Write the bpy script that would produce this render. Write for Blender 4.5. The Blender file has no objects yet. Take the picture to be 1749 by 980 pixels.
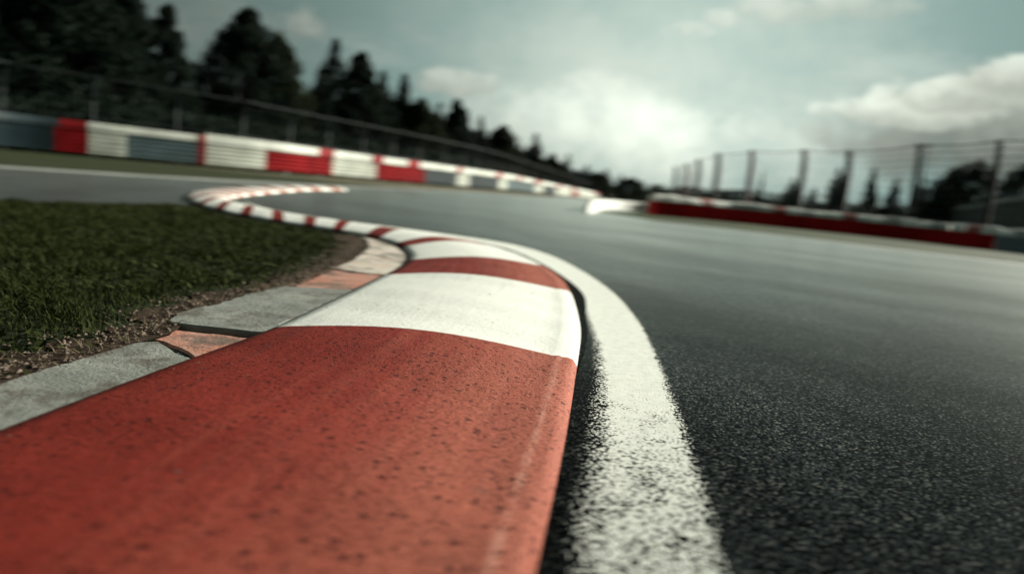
import bpy, bmesh, math, random
import numpy as np
from mathutils import Vector, Matrix
from mathutils.geometry import tessellate_polygon
random.seed(7); RNG = np.random.default_rng(7)
R = math.radians
SAZ, SEL = R(57), R(22)
SUN = Vector((math.sin(SAZ)*math.cos(SEL), math.cos(SAZ)*math.cos(SEL), math.sin(SEL)))
sc = bpy.context.scene
col = sc.collection
# ---------------------------------------------------------------- camera numbers
F, CX, CY, H = 1166.0, 874.5, 490.0, 0.45
TH = math.atan(0.10); P = math.atan(172.6/1166)
def ray(px, py):
    a = (px-CX)/F; b = (CY-py)/F
    r0 = a*math.cos(TH)-b*math.sin(TH); u0 = a*math.sin(TH)+b*math.cos(TH)
    return Vector((r0, math.cos(P)+u0*math.sin(P), -math.sin(P)+u0*math.cos(P)))
def g(px, py, z=0.0):
    d = ray(px, py); t = (z-H)/d.z
    return (d.x*t, d.y*t)
def hz(px): return 342+0.10*(px-1130)
def at(px, py, Y):
    d = ray(px, py); t = Y/d.y
    return Vector((d.x*t, Y, H+d.z*t))
def gz(y): return -0.008*max(0.0, y-50)

# ---------------------------------------------------------------- node helper
class NT:
    def __init__(s, nt): s.nt = nt; s.n = nt.nodes; s.l = nt.links
    def node(s, typ, props=None, **inp):
        nd = s.n.new(typ)
        for k, v in (props or {}).items(): setattr(nd, k, v)
        for k, v in inp.items():
            key = int(k[1:]) if k[0] == '_' and k[1:].isdigit() else k.replace('_', ' ')
            s.set(nd.inputs[key], v)
        return nd
    def set(s, sock, v):
        if isinstance(v, bpy.types.NodeSocket): s.l.new(v, sock)
        elif isinstance(v, bpy.types.Node): s.l.new(v.outputs[0], sock)
        else:
            try: sock.default_value = v
            except Exception: sock.default_value = (v, v, v, 1) if not hasattr(v, '__len__') else (*v[:3], 1)
    def m(s, op, a, b=0.0, c=0.0, clamp=False):
        nd = s.n.new('ShaderNodeMath'); nd.operation = op; nd.use_clamp = clamp
        s.set(nd.inputs[0], a); s.set(nd.inputs[1], b); s.set(nd.inputs[2], c)
        return nd.outputs[0]
    def vm(s, op, a, b=(0, 0, 0)):
        nd = s.n.new('ShaderNodeVectorMath'); nd.operation = op
        s.set(nd.inputs[0], a); s.set(nd.inputs[1], b)
        return nd.outputs['Value'] if op in ('DOT_PRODUCT', 'LENGTH') else nd.outputs[0]
    def mix(s, f, a, b, mode='MIX'):
        nd = s.n.new('ShaderNodeMix'); nd.data_type = 'RGBA'; nd.blend_type = mode
        s.set(nd.inputs[0], f)
        for i, v in ((6, a), (7, b)):
            if isinstance(v, (tuple, list)) and len(v) == 3: v = (*v, 1)
            s.set(nd.inputs[i], v)
        return nd.outputs[2]
    def ss(s, v, lo, hi, a=0.0, b=1.0):
        nd = s.n.new('ShaderNodeMapRange'); nd.interpolation_type = 'SMOOTHSTEP'
        for i, x in enumerate((v, lo, hi, a, b)): s.set(nd.inputs[i], x)
        return nd.outputs[0]
    def noise(s, vec, scale, detail=3.0, rough=0.55, out=0):
        nd = s.node('ShaderNodeTexNoise', Vector=vec, Scale=scale, Detail=detail, Roughness=rough)
        return nd.outputs[out]
    def voro(s, vec, scale, feature='F1', out='Distance'):
        nd = s.node('ShaderNodeTexVoronoi', {'feature': feature}, Vector=vec, Scale=scale)
        return nd.outputs[out]
    def bump(s, h, dist, strength=1.0, normal=None):
        nd = s.n.new('ShaderNodeBump'); s.set(nd.inputs['Height'], h)
        nd.inputs['Distance'].default_value = dist; nd.inputs['Strength'].default_value = strength
        if normal is not None: s.set(nd.inputs['Normal'], normal)
        return nd.outputs[0]

def mat(name):
    m = bpy.data.materials.new(name); m.use_nodes = True
    n = NT(m.node_tree); n.n.clear()
    out = n.n.new('ShaderNodeOutputMaterial'); b = n.n.new('ShaderNodeBsdfPrincipled')
    n.l.new(b.outputs[0], out.inputs[0])
    n.b = b
    n.co = n.n.new('ShaderNodeTexCoord')
    n.obj = n.n.new('ShaderNodeNewGeometry').outputs['Position']
    n.uv = n.co.outputs['UV']
    return m, n
def simple(name, c, rough=0.6, metal=0.0, var=0.25, scale=3.0, bumpd=0.0, spec=0.5, dirt=None):
    m, n = mat(name)
    nz = n.noise(n.obj, scale, 4)
    f = n.ss(nz, 0.3, 0.7)
    lo = tuple(x*(1-var) for x in c); hi = tuple(min(1, x*(1+var*0.6)) for x in c)
    cc = n.mix(f, lo, hi)
    if dirt:
        nz2 = n.noise(n.obj, scale*2.3, 6, 0.65)
        cc = n.mix(n.ss(nz2, 0.52, 0.72), cc, dirt)
    n.set(n.b.inputs['Base Color'], cc)
    n.b.inputs['Roughness'].default_value = rough; n.b.inputs['Metallic'].default_value = metal
    n.b.inputs['Specular IOR Level'].default_value = spec
    if bumpd: n.set(n.b.inputs['Normal'], n.bump(n.noise(n.obj, scale*12, 4), bumpd))
    return m

# ---------------------------------------------------------------- asphalt recipe (shared by road and the line's worn spots)
def asphalt(n, dark=1.0):
    wv = n.obj
    vd = n.voro(wv, 165.0); vc = n.node('ShaderNodeTexVoronoi', {'feature': 'F1'}, Vector=wv, Scale=165.0).outputs['Color']
    sep = n.node('ShaderNodeSeparateColor', Color=vc).outputs
    cellr = sep[0]
    base = n.mix(cellr, (0.008*dark, 0.011*dark, 0.0125*dark), (0.080*dark, 0.094*dark, 0.098*dark))
    bright = n.ss(sep[1], 0.80, 0.95)
    base = n.mix(n.m('MULTIPLY', bright, 0.9), base, (0.22*dark, 0.22*dark, 0.20*dark))
    v2 = n.node('ShaderNodeTexVoronoi', {'feature': 'F1'}, Vector=wv, Scale=85.0).outputs
    s2 = n.node('ShaderNodeSeparateColor', Color=v2['Color']).outputs
    big_st = n.m('MULTIPLY', n.ss(s2[0], .82, .9), n.ss(v2['Distance'], .42, .34))
    base = n.mix(n.m('MULTIPLY', big_st, .75), base, n.mix(s2[1], (0.05*dark, 0.055*dark, 0.055*dark), (0.20*dark, 0.20*dark, 0.18*dark)))
    gaps = n.ss(vd, 0.42, 0.62)
    base = n.mix(gaps, base, (0.006, 0.007, 0.008))
    sxy = n.node('ShaderNodeSeparateXYZ', Vector=wv).outputs
    streak = n.noise(n.node('ShaderNodeCombineXYZ', X=n.m('MULTIPLY', n.m('ADD', sxy[0], n.m('MULTIPLY', sxy[1], .25)), 1.6), Y=n.m('MULTIPLY', sxy[1], .22)).outputs[0], 1.0, 5, .6)
    big = n.m('MULTIPLY', n.ss(n.noise(wv, 0.7, 4), 0.3, 0.7, 0.80, 1.2), n.ss(streak, .38, .60, .68, 1.18))
    base = n.mix(1.0, base, n.node('ShaderNodeCombineColor', Red=big, Green=big, Blue=big).outputs[0], 'MULTIPLY')
    h = n.m('MULTIPLY', n.m('SUBTRACT', 0.6, vd), n.m('ADD', 0.5, n.m('MULTIPLY', sep[2], 0.9)))
    h2 = n.m('MULTIPLY', n.noise(wv, 60, 3), 0.5)
    return base, n.m('ADD', h, h2), cellr

M = {}
m, n = mat('asphalt'); base, h, cr = asphalt(n)
n.set(n.b.inputs['Base Color'], base); n.set(n.b.inputs['Roughness'], n.m('ADD', 0.55, n.m('MULTIPLY', cr, 0.2)))
def stone_shader(n, base, nrm, k, gr=.38, dr=1.0):
    df = n.node('ShaderNodeBsdfDiffuse', Color=base, Roughness=dr, Normal=nrm)
    gl = n.node('ShaderNodeBsdfGlossy', Color=n.mix(.22, (1.0, 1.0, .95), n.mix(1.0, base, (12, 12, 11.5), 'MULTIPLY')), Roughness=gr)
    lw = n.node('ShaderNodeLayerWeight', Blend=.5)
    fac = n.m('MULTIPLY', n.m('POWER', lw.outputs['Facing'], 11.0), k)
    sxy = n.node('ShaderNodeSeparateXYZ', Vector=n.obj).outputs
    sv = n.noise(n.node('ShaderNodeCombineXYZ', X=n.m('MULTIPLY', n.m('SUBTRACT', sxy[0], n.m('MULTIPLY', sxy[1], .5)), .22), Y=n.m('MULTIPLY', n.m('ADD', sxy[1], n.m('MULTIPLY', sxy[0], .5)), .85)).outputs[0], 1.0, 5, .6)
    fac = n.m('MULTIPLY', fac, n.ss(sv, .32, .66, .82, 1.05))
    ms = n.n.new('ShaderNodeMixShader'); n.set(ms.inputs[0], fac); n.l.new(df.outputs[0], ms.inputs[1]); n.l.new(gl.outputs[0], ms.inputs[2])
    out = [x for x in n.n if x.type == 'OUTPUT_MATERIAL'][0]; n.l.new(ms.outputs[0], out.inputs[0])
stone_shader(n, base, n.bump(h, 0.0045), 1.0, .30, .45)
M['asphalt'] = m
m, n = mat('rubber_dark_asphalt'); base, h, cr = asphalt(n, 0.5)
n.set(n.b.inputs['Base Color'], base); n.b.inputs['Roughness'].default_value = 0.7
stone_shader(n, base, n.bump(h, 0.004), .15)
M['seam'] = m
# line paint: u across (0 kerb side .. 1 road side), v metres along
m, n = mat('worn_line_paint'); base, h, cr = asphalt(n, 1.0)
su = n.node('ShaderNodeSeparateXYZ', Vector=n.uv).outputs
u, v = su[0], su[1]
base = n.mix(n.ss(u, .15, .7), n.mix(1.0, base, (.42, .42, .42), 'MULTIPLY'), base)
cov = n.m('MULTIPLY', n.ss(n.m('ADD', u, n.ss(v, 1.2, 3.0, 0, .3)), 0.0, 0.42), n.ss(u, 1.0, 0.80))
cov = n.m('MULTIPLY', cov, n.ss(n.noise(n.obj, 14, 3), 0.2, 0.6, 0.80, 1.0))
near = n.ss(v, 0.6, 2.3, 0.77, 1.22)
cov = n.m('MULTIPLY', cov, near)
thr = n.m('ADD', n.m('MULTIPLY', n.noise(n.obj, 190, 3, 0.6), 0.52), n.m('MULTIPLY', n.ss(n.voro(n.obj, 165.0), 0.1, 0.75), 0.40))
mask = n.ss(n.m('SUBTRACT', n.m('MULTIPLY', cov, 0.86), thr), 0.0, 0.06)
wc = n.mix(n.ss(n.noise(n.obj, 40, 4), 0.35, 0.7), (0.76, 0.76, 0.71), (0.66, 0.67, 0.62))
stone_shader(n, n.mix(mask, base, wc), n.bump(n.m('ADD', n.m('MULTIPLY', h, n.m('SUBTRACT', 1, n.m('MULTIPLY', mask, .85))), n.m('MULTIPLY', mask, 0.6)), 0.0030), n.m('SUBTRACT', 1.0, n.m('MULTIPLY', mask, .9)), .30, n.m('ADD', .45, n.m('MULTIPLY', mask, -.35)))
M['line'] = m
# kerb paints
def kerb_paint(name, c1, c2, pit, pitk, c3=None):
    m, n = mat(name)
    su = n.node('ShaderNodeSeparateXYZ', Vector=n.uv).outputs
    stv = n.node('ShaderNodeCombineXYZ', X=n.m('MULTIPLY', su[0], 26.0), Y=n.m('MULTIPLY', su[1], 1.6)).outputs[0]
    st = n.noise(stv, 1.0, 5, 0.6)
    cc = n.mix(n.ss(n.noise(n.obj, 6, 5, 0.6), 0.3, 0.7), c1, c2)
    cc = n.mix(n.m('MULTIPLY', n.ss(st, 0.50, 0.72), 0.35), cc, tuple(x*0.62 for x in c1))
    if c3:
        pale_mix = n.m('MULTIPLY', n.ss(n.m('ADD', su[0], n.m('MULTIPLY', n.noise(stv, 0.7, 5), 0.6)), 0.62, 1.30), 0.60)  # paler red towards the road-side edge, deeper red on the left
        cc = n.mix(pale_mix, cc, c3)
    if c3:
        lip = n.m('MULTIPLY', n.ss(n.m('ABSOLUTE', n.m('SUBTRACT', n.m('ADD', su[0], n.m('MULTIPLY', n.noise(n.obj, 3, 2), .02)), .945)), 0.0, 0.016, 1, 0), n.ss(n.noise(n.obj, 22, 4), .35, .65, .05, .5))
        cc = n.mix(lip, cc, (0.62, 0.33, 0.25))
    # rubber scuffs dragged along the kerb, and chipped patches
    scv = n.node('ShaderNodeCombineXYZ', X=n.m('MULTIPLY', n.m('ADD', su[0], n.m('MULTIPLY', su[1], .10)), 9.0), Y=n.m('MULTIPLY', su[1], .55), Z=3.7).outputs[0]
    scf = n.m('MULTIPLY', n.ss(n.noise(scv, 1.0, 6, .65), .56, .70), n.ss(n.noise(n.obj, 60, 4, .7), .35, .62))
    cc = n.mix(n.m('MULTIPLY', scf, .42 if c3 else .16), cc, (0.045, 0.028, 0.025))
    chip = n.m('MULTIPLY', n.ss(n.noise(n.obj, 11, 7, .72), .635, .665), n.ss(n.noise(n.obj, 1.7, 2), .48, .60))
    cc = n.mix(n.m('MULTIPLY', chip, .5 if c3 else .3), cc, (0.20, 0.12, 0.10))
    gr = n.noise(n.obj, 230, 4, 0.75)
    cc = n.mix(n.m('MULTIPLY', n.ss(gr, 0.44, 0.60), 0.60), cc, tuple(x*0.5 for x in c1))
    # pits of several sizes
    patch = n.noise(n.obj, 9, 3)
    wob = n.vm('ADD', n.obj, n.vm('SCALE', n.noise(n.obj, 120, 2, out=1)))
    wn = wob.node; wn.inputs[1].default_value = (0, 0, 0)
    sc_ = [x for x in n.n if x.type == 'VECT_MATH' and x.operation == 'SCALE'][-1]; sc_.inputs['Scale'].default_value = 0.006
    pn = n.node('ShaderNodeTexVoronoi', {'feature': 'F1'}, Vector=wob, Scale=62.0)
    n.l.new(sc_.outputs[0], wn.inputs[1])
    rr = n.node('ShaderNodeSeparateColor', Color=pn.outputs['Color']).outputs
    rad = n.m('MULTIPLY', n.ss(n.m('ADD', rr[0], n.m('MULTIPLY', patch, 0.35)), 0.62, 1.2), 0.36)
    pitm = n.ss(n.m('SUBTRACT', rad, pn.outputs['Distance']), -0.04, 0.05)
    p2 = n.node('ShaderNodeTexVoronoi', {'feature': 'F1'}, Vector=wob, Scale=170.0)
    r2 = n.node('ShaderNodeSeparateColor', Color=p2.outputs['Color']).outputs
    pit2 = n.m('MULTIPLY', n.ss(n.m('SUBTRACT', n.m('MULTIPLY', n.ss(n.m('ADD', r2[1], n.m('MULTIPLY', patch, 0.6)), 0.70, 1.25), 0.46), p2.outputs['Distance']), -0.05, 0.08), 0.8)
    pm = n.m('MULTIPLY', n.m('MAXIMUM', pitm, pit2), pitk)
    cc = n.mix(pm, cc, pit)
    n.set(n.b.inputs['Base Color'], cc)
    n.set(n.b.inputs['Roughness'], n.ss(st, 0.3, 0.7, 0.50, 0.66))
    n.b.inputs['Specular IOR Level'].default_value = 0.10
    hh = n.m('ADD', n.m('MULTIPLY', gr, 0.55), n.m('SUBTRACT', n.m('MULTIPLY', n.noise(n.obj, 45, 4), 0.8), n.m('MULTIPLY', pm, 1.0)))
    n.set(n.b.inputs['Normal'], n.bump(hh, 0.0048 if pitk > .5 else 0.0015))
    return m
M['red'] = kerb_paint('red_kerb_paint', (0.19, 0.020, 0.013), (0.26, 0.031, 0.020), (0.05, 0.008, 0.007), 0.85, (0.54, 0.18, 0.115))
M['white'] = kerb_paint('white_kerb_paint', (0.80, 0.80, 0.75), (0.84, 0.84, 0.79), (0.45, 0.43, 0.38), 0.30)
M['kerbside'] = simple('kerb_side_overspray', (0.16, 0.07, 0.055), 0.9, var=0.4, scale=14, bumpd=0.003)
def slab(name, c, c2, stain):
    m, n = mat(name)
    w = n.mix(n.ss(n.noise(n.obj, 7, 6, 0.65), 0.35, 0.68), c, c2)
    w = n.mix(n.m('MULTIPLY', n.ss(n.noise(n.obj, 17, 7, 0.72), 0.53, 0.68), 0.75), w, stain)
    w = n.mix(n.m('MULTIPLY', n.ss(n.noise(n.obj, 150, 3, 0.7), 0.5, 0.75), 0.5), w, tuple(x*0.5 for x in c))
    soil = n.ss(n.m('ADD', n.noise(n.obj, 4.5, 8, .7), n.m('MULTIPLY', n.noise(n.obj, 30, 3), .25)), .60, .74)
    w = n.mix(n.m('MULTIPLY', soil, .8), w, (0.07, 0.055, 0.042))
    # hairline cracks
    wv = n.vm('ADD', n.obj, n.noise(n.obj, 5, 4, out=1))
    cr = n.voro(wv, 0.9, 'DISTANCE_TO_EDGE')
    crm = n.m('MULTIPLY', n.ss(cr, 0.0, 0.006, 1, 0), n.ss(n.noise(n.obj, 2.5, 2), .45, .6))
    w = n.mix(n.m('MULTIPLY', crm, 0.85), w, (0.03, 0.03, 0.028))
    n.set(n.b.inputs['Base Color'], w); n.b.inputs['Roughness'].default_value = 0.8
    n.set(n.b.inputs['Normal'], n.bump(n.m('SUBTRACT', n.m('ADD', n.noise(n.obj, 110, 4, 0.7), n.noise(n.obj, 22, 4)), crm), 0.004))
    return m
M['slab_grey'] = slab('weathered_concrete', (0.145, 0.153, 0.138), (0.235, 0.242, 0.215), (0.07, 0.08, 0.075))
M['slab_red'] = slab('faded_red_concrete', (0.38, 0.15, 0.10), (0.42, 0.22, 0.165), (0.24, 0.21, 0.18))
M['slab_pale'] = slab('pale_pinkish_concrete', (0.56, 0.52, 0.46), (0.50, 0.38, 0.31), (0.34, 0.28, 0.22))
M['grass_ground'] = simple('grass_soil', (0.012, 0.018, 0.006), 0.95, var=0.45, scale=1.6, bumpd=0.01, spec=0.1)
M['field'] = simple('dark_field', (0.020, 0.032, 0.012), 0.95, var=0.45, scale=0.4, spec=0.1)
M['verge'] = None
m, n = mat('verge_grass_and_dust')
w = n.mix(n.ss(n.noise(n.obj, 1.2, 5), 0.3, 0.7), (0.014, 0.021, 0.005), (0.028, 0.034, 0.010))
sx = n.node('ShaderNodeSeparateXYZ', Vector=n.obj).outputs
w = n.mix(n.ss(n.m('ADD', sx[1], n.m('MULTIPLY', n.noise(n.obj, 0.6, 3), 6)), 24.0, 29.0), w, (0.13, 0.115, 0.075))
n.set(n.b.inputs['Base Color'], w); n.b.inputs['Roughness'].default_value = 0.95; n.b.inputs['Specular IOR Level'].default_value = 0.15
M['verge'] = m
M['verge_green'] = simple('verge_green', (0.026, 0.038, 0.008), 0.95, var=0.4, scale=1.5, spec=0.1)
M['pale_line'] = simple('pale_edge_line', (0.30, 0.31, 0.29), 0.7, var=0.25, scale=1.0)
M['dirt'] = simple('dry_dirt', (0.055, 0.036, 0.026), 0.95, var=0.5, scale=25, bumpd=0.01, spec=0.1)
M['stone'] = simple('gravel_stone', (0.20, 0.15, 0.12), 0.85, var=0.6, scale=30, spec=0.3)
M['straw'] = simple('dry_straw', (0.12, 0.09, 0.055), 0.9, var=0.4, scale=10, spec=0.2)
def leafmat(name, a, b, tr=0.25):
    m, n = mat(name)
    r = n.n.new('ShaderNodeNewGeometry').outputs['Random Per Island']
    n.set(n.b.inputs['Base Color'], n.mix(n.m('ADD', n.m('MULTIPLY', r, 0.6), n.m('MULTIPLY', n.noise(n.obj, 0.6, 2), 0.4)), a, b))
    n.b.inputs['Roughness'].default_value = 0.75; n.b.inputs['Specular IOR Level'].default_value = 0.08
    t = n.n.new('ShaderNodeBsdfTranslucent'); t.inputs[0].default_value = (*[x*0.8 for x in b], 1)
    ms = n.n.new('ShaderNodeMixShader'); ms.inputs[0].default_value = tr
    out = [x for x in n.n if x.type == 'OUTPUT_MATERIAL'][0]
    n.l.new(n.b.outputs[0], ms.inputs[1]); n.l.new(t.outputs[0], ms.inputs[2]); n.l.new(ms.outputs[0], out.inputs[0])
    return m
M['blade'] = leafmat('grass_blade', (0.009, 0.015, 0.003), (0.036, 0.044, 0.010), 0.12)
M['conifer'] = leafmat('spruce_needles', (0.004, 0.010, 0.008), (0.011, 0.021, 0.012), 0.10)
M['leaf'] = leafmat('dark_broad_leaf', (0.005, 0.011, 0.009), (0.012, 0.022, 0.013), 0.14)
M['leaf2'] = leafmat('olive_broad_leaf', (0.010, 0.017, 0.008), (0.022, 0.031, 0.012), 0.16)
M['bark'] = simple('bark', (0.06, 0.05, 0.04), 0.95, var=0.4, scale=6)
M['rail_white'] = simple('white_rail_paint', (0.55, 0.57, 0.51), 0.6, var=0.2, scale=1.3, dirt=(0.30, 0.30, 0.25))
M['rail_red'] = simple('red_rail_paint', (0.27, 0.011, 0.014), 0.6, var=0.3, scale=1.3, spec=0.1, dirt=(0.16, 0.012, 0.012))
M['rail_grey'] = simple('blue_grey_rail_steel', (0.09, 0.13, 0.14), 0.45, var=0.3, scale=1.3)
M['rail_slate'] = simple('slate_rail_paint', (0.020, 0.036, 0.043), 0.42, var=0.3, scale=1.3)
M['steel'] = simple('galvanised_steel', (0.16, 0.19, 0.20), 0.5, metal=0.5, var=0.3, scale=4)
M['fence_green'] = simple('dull_green_fence_steel', (0.010, 0.020, 0.022), 0.6, var=0.3, scale=4)
M['wire'] = simple('fence_wire', (0.016, 0.024, 0.024), 0.6, var=0.2, scale=4)
M['post_dark'] = simple('dark_rusty_post', (0.030, 0.024, 0.026), 0.7, var=0.4, scale=5, dirt=(0.12, 0.03, 0.03))
M['post_red'] = simple('dull_red_post', (0.15, 0.035, 0.035), 0.7, var=0.4, scale=5)
M['wall_red'] = simple('dark_red_wall_paint', (0.42, 0.014, 0.014), 0.7, var=0.35, scale=0.9, spec=0.05, dirt=(0.38, 0.012, 0.012))
M['cap_white'] = simple('dirty_white_cap_block', (0.82, 0.82, 0.76), 0.6, var=0.35, scale=3, dirt=(0.28, 0.22, 0.19))
M['cap_grey'] = simple('grimy_cap_block', (0.40, 0.41, 0.38), 0.7, var=0.35, scale=3, dirt=(0.15, 0.13, 0.12))
M['cap_red'] = simple('reddish_cap_block', (0.34, 0.10, 0.08), 0.6, var=0.35, scale=3, dirt=(0.20, 0.12, 0.10))
M['block_grey'] = simple('dark_blue_grey_block', (0.16, 0.20, 0.23), 0.6, var=0.3, scale=2)
M['bank'] = simple('dark_stained_concrete', (0.045, 0.05, 0.052), 0.9, var=0.4, scale=0.7)
M['coping'] = simple('pale_coping', (0.36, 0.38, 0.36), 0.8, var=0.4, scale=2.5, dirt=(0.12, 0.13, 0.13))

# ---------------------------------------------------------------- mesh building
class MB:
    def __init__(s): s.v = []; s.f = []; s.mi = []; s.uv = []
    def vert(s, p): s.v.append(tuple(p)); return len(s.v)-1
    def face(s, idx, mi=0, uv=None): s.f.append(tuple(idx)); s.mi.append(mi); s.uv.append(uv)
    def prism(s, pts, z0, z1, mi=0, inset=0.0, zfun=None):
        """closed outline pts (x,y) ccw, z0..z1 with a small top chamfer"""
        N = len(pts); cx = sum(p[0] for p in pts)/N; cy = sum(p[1] for p in pts)/N
        rings = []
        for (z, k) in ((z0, 0), (z1-inset, 0), (z1, inset)):
            ring = []
            for x, y in pts:
                d = math.hypot(x-cx, y-cy) or 1; q = 1-k/d
                ring.append(s.vert((cx+(x-cx)*q, cy+(y-cy)*q, z+(zfun(x, y) if zfun else 0))))
            rings.append(ring)
        for a, b in zip(rings, rings[1:]):
            for i in range(N): s.face((a[i], a[(i+1) % N], b[(i+1) % N], b[i]), mi)
        tr = tessellate_polygon([[Vector((*s.v[i][:2], 0)) for i in rings[-1]]])
        for t in tr: s.face([rings[-1][i] for i in t], mi)
    def box(s, c, sz, rz=0.0, mi=0, rx=0.0):
        mt = Matrix.Translation(c) @ Matrix.Rotation(rz, 4, 'Z') @ Matrix.Rotation(rx, 4, 'X')
        b = min(sz)*0.12; hx, hy, hz_ = sz[0]/2, sz[1]/2, sz[2]/2
        rings = []
        for (z, k) in ((-hz_, b), (-hz_+b, 0), (hz_-b, 0), (hz_, b)):
            q = [(-hx+k, -hy+k), (hx-k, -hy+k), (hx-k, hy-k), (-hx+k, hy-k)]
            rings.append([s.vert(mt @ Vector((x, y, z))) for x, y in q])
        s.face(rings[0][::-1], mi); s.face(rings[-1], mi)
        for a, c_ in zip(rings, rings[1:]):
            for i in range(4): s.face((a[i], a[(i+1) % 4], c_[(i+1) % 4], c_[i]), mi)
    def tube(s, path, r, n=6, mi=0, cap=True):
        path = [Vector(p) for p in path]; rs = r if hasattr(r, '__len__') else [r]*len(path)
        prev = None
        for i, p in enumerate(path):
            t = (path[min(i+1, len(path)-1)]-path[max(i-1, 0)]).normalized()
            a = t.cross(Vector((0, 0, 1)));
            if a.length < 0.05: a = t.cross(Vector((0, 1, 0)))
            a.normalize(); b = t.cross(a)
            ring = [s.vert(p+(a*math.cos(k*2*math.pi/n)+b*math.sin(k*2*math.pi/n))*rs[i]) for k in range(n)]
            if prev:
                for k in range(n): s.face((prev[k], prev[(k+1) % n], ring[(k+1) % n], ring[k]), mi)
            elif cap: s.face(ring[::-1], mi)
            prev = ring
        if cap: s.face(prev, mi)
    def build(s, name, mats, parent=None, smooth=False, fixn=True):
        me = bpy.data.meshes.new(name); me.from_pydata(s.v, [], s.f)
        for m_ in (mats if isinstance(mats, (list, tuple)) else [mats]): me.materials.append(m_)
        me.polygons.foreach_set('material_index', s.mi)
        if any(u is not None for u in s.uv):
            uvl = me.uv_layers.new(name='UVMap'); k = 0
            for f, u in zip(s.f, s.uv):
                for j in range(len(f)):
                    if u: uvl.data[k].uv = u[j]
                    k += 1
        if fixn:
            bm = bmesh.new(); bm.from_mesh(me); bmesh.ops.recalc_face_normals(bm, faces=bm.faces); bm.to_mesh(me); bm.free()
        if smooth: me.polygons.foreach_set('use_smooth', [True]*len(me.polygons))
        me.update()
        o = bpy.data.objects.new(name, me); col.objects.link(o)
        if parent: o.parent = parent
        return o
def tag(o, label=None, cat=None, group=None, kind=None):
    if label: o['label'] = label
    if cat: o['category'] = cat
    if group: o['group'] = group
    if kind: o['kind'] = kind
    return o
def empty(name, loc, label, cat, group=None):
    o = bpy.data.objects.new(name, None); col.objects.link(o); o.location = loc
    o.empty_display_size = 0.2
    return tag(o, label, cat, group)
def adopt(child, parent):
    child.parent = parent; child.matrix_parent_inverse = Matrix.Translation(parent.location).inverted()
    return child
def up(o):   # sheets face up
    me = o.data
    for p in me.polygons:
        if p.normal.z < 0: p.flip()
    return o
def sheet(name, pts, z, m_, zf=None):
    b = MB()
    for x, y in pts: b.vert((x, y, z+(zf(y) if zf else 0)))
    for t in tessellate_polygon([[Vector((x, y, 0)) for x, y in pts]]): b.face(t)
    o = up(b.build(name, m_, fixn=False)); tag(o, kind='structure'); return o
def cr(pts, k=8):
    """Catmull-Rom through 2D/3D points"""
    P_ = [np.array(p, float) for p in pts]; P_ = [2*P_[0]-P_[1]]+P_+[2*P_[-1]-P_[-2]]
    out = []
    for i in range(1, len(P_)-2):
        for j in range(k):
            t = j/k; a, b, c, d = P_[i-1:i+3]
            out.append(0.5*((2*b)+(-a+c)*t+(2*a-5*b+4*c-d)*t*t+(-a+3*b-3*c+d)*t**3))
    out.append(P_[-2]); return out

# ---------------------------------------------------------------- ground and road
b = MB()
ys = [-40, -10, 0, 50, 80, 120, 200, 400, 900, 2500]; xs = [-2500, -600, -200, -60, 0, 60, 200, 600, 2500]
idx = [[b.vert((x, y, gz(min(y, 400))-0.06)) for x in xs] for y in ys]
for i in range(len(ys)-1):
    for j in range(len(xs)-1): b.face((idx[i][j], idx[i][j+1], idx[i+1][j+1], idx[i+1][j]))
tag(up(b.build('ground', M['field'], fixn=False)), kind='structure')

edge_px = [(-300, 262), (0, 283), (300, 302), (560, 316), (800, 327)]
EL = [(-40, -6), (-16, 3)]+[g(*p) for p in edge_px]+[(1.4, 38.7), (2.9, 50), (6.5, 65), (17, 112), (31, 170)]
verge_px = [(1030, 363), (1120, 377), (1300, 397), (1500, 421), (1749, 450)]
VR = [g(*p) for p in verge_px]
road = EL+[(44, 170), (30, 112), (15, 65), (12, 50), (8, 38), (5.2, 28), (3.6, 21.5)]+[(1.9, 18.6)]+VR[1:]+[(13.5, 10.8), (20, 5), (30, -4), (30, -12), (-40, -12)]
sheet('road', road, 0.0, M['asphalt'], gz)
# far left verge between the pale edge line and the guard rail
rail_px = [(-420, 14.0), (-250, 16.2), (0, 20), (230, 22.6), (450, 26), (575, 30), (720, 36), (850, 46), (930, 64), (1010, 108), (1060, 165)]
RL = [tuple(at(px, hz(px), Y).xy) for px, Y in rail_px]
RLs = [tuple(p) for p in cr(RL, 10)]
vl = [(p[0]-0.5, p[1]+0.9) for p in RL]
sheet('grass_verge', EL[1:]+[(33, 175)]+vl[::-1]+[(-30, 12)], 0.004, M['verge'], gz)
# pale edge line along it
def strip(name, path, w, z, m_, k=8, zf=None, uvs=False):
    P_ = cr(path, k); b = MB(); prev = None; s_ = 0.0
    for i, p in enumerate(P_):
        t = P_[min(i+1, len(P_)-1)]-P_[max(i-1, 0)]; t /= np.linalg.norm(t); nn = np.array([-t[1], t[0]])
        if i: s_ += np.linalg.norm(p-P_[i-1])
        a = b.vert((*(p+nn*w/2), z+(zf(p[1]) if zf else 0))); c = b.vert((*(p-nn*w/2), z+(zf(p[1]) if zf else 0)))
        if prev: b.face((prev[0], prev[1], c, a), 0, [(0, prev[2]), (1, prev[2]), (1, s_), (0, s_)])
        prev = (a, c, s_)
    o = up(b.build(name, m_, fixn=False)); tag(o, kind='structure'); return o
inner = [(x+0.25, y-0.55) for x, y in EL[1:10]]
strip('edge_line', inner, 0.75, 0.004, M['pale_line'], zf=gz)
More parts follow.
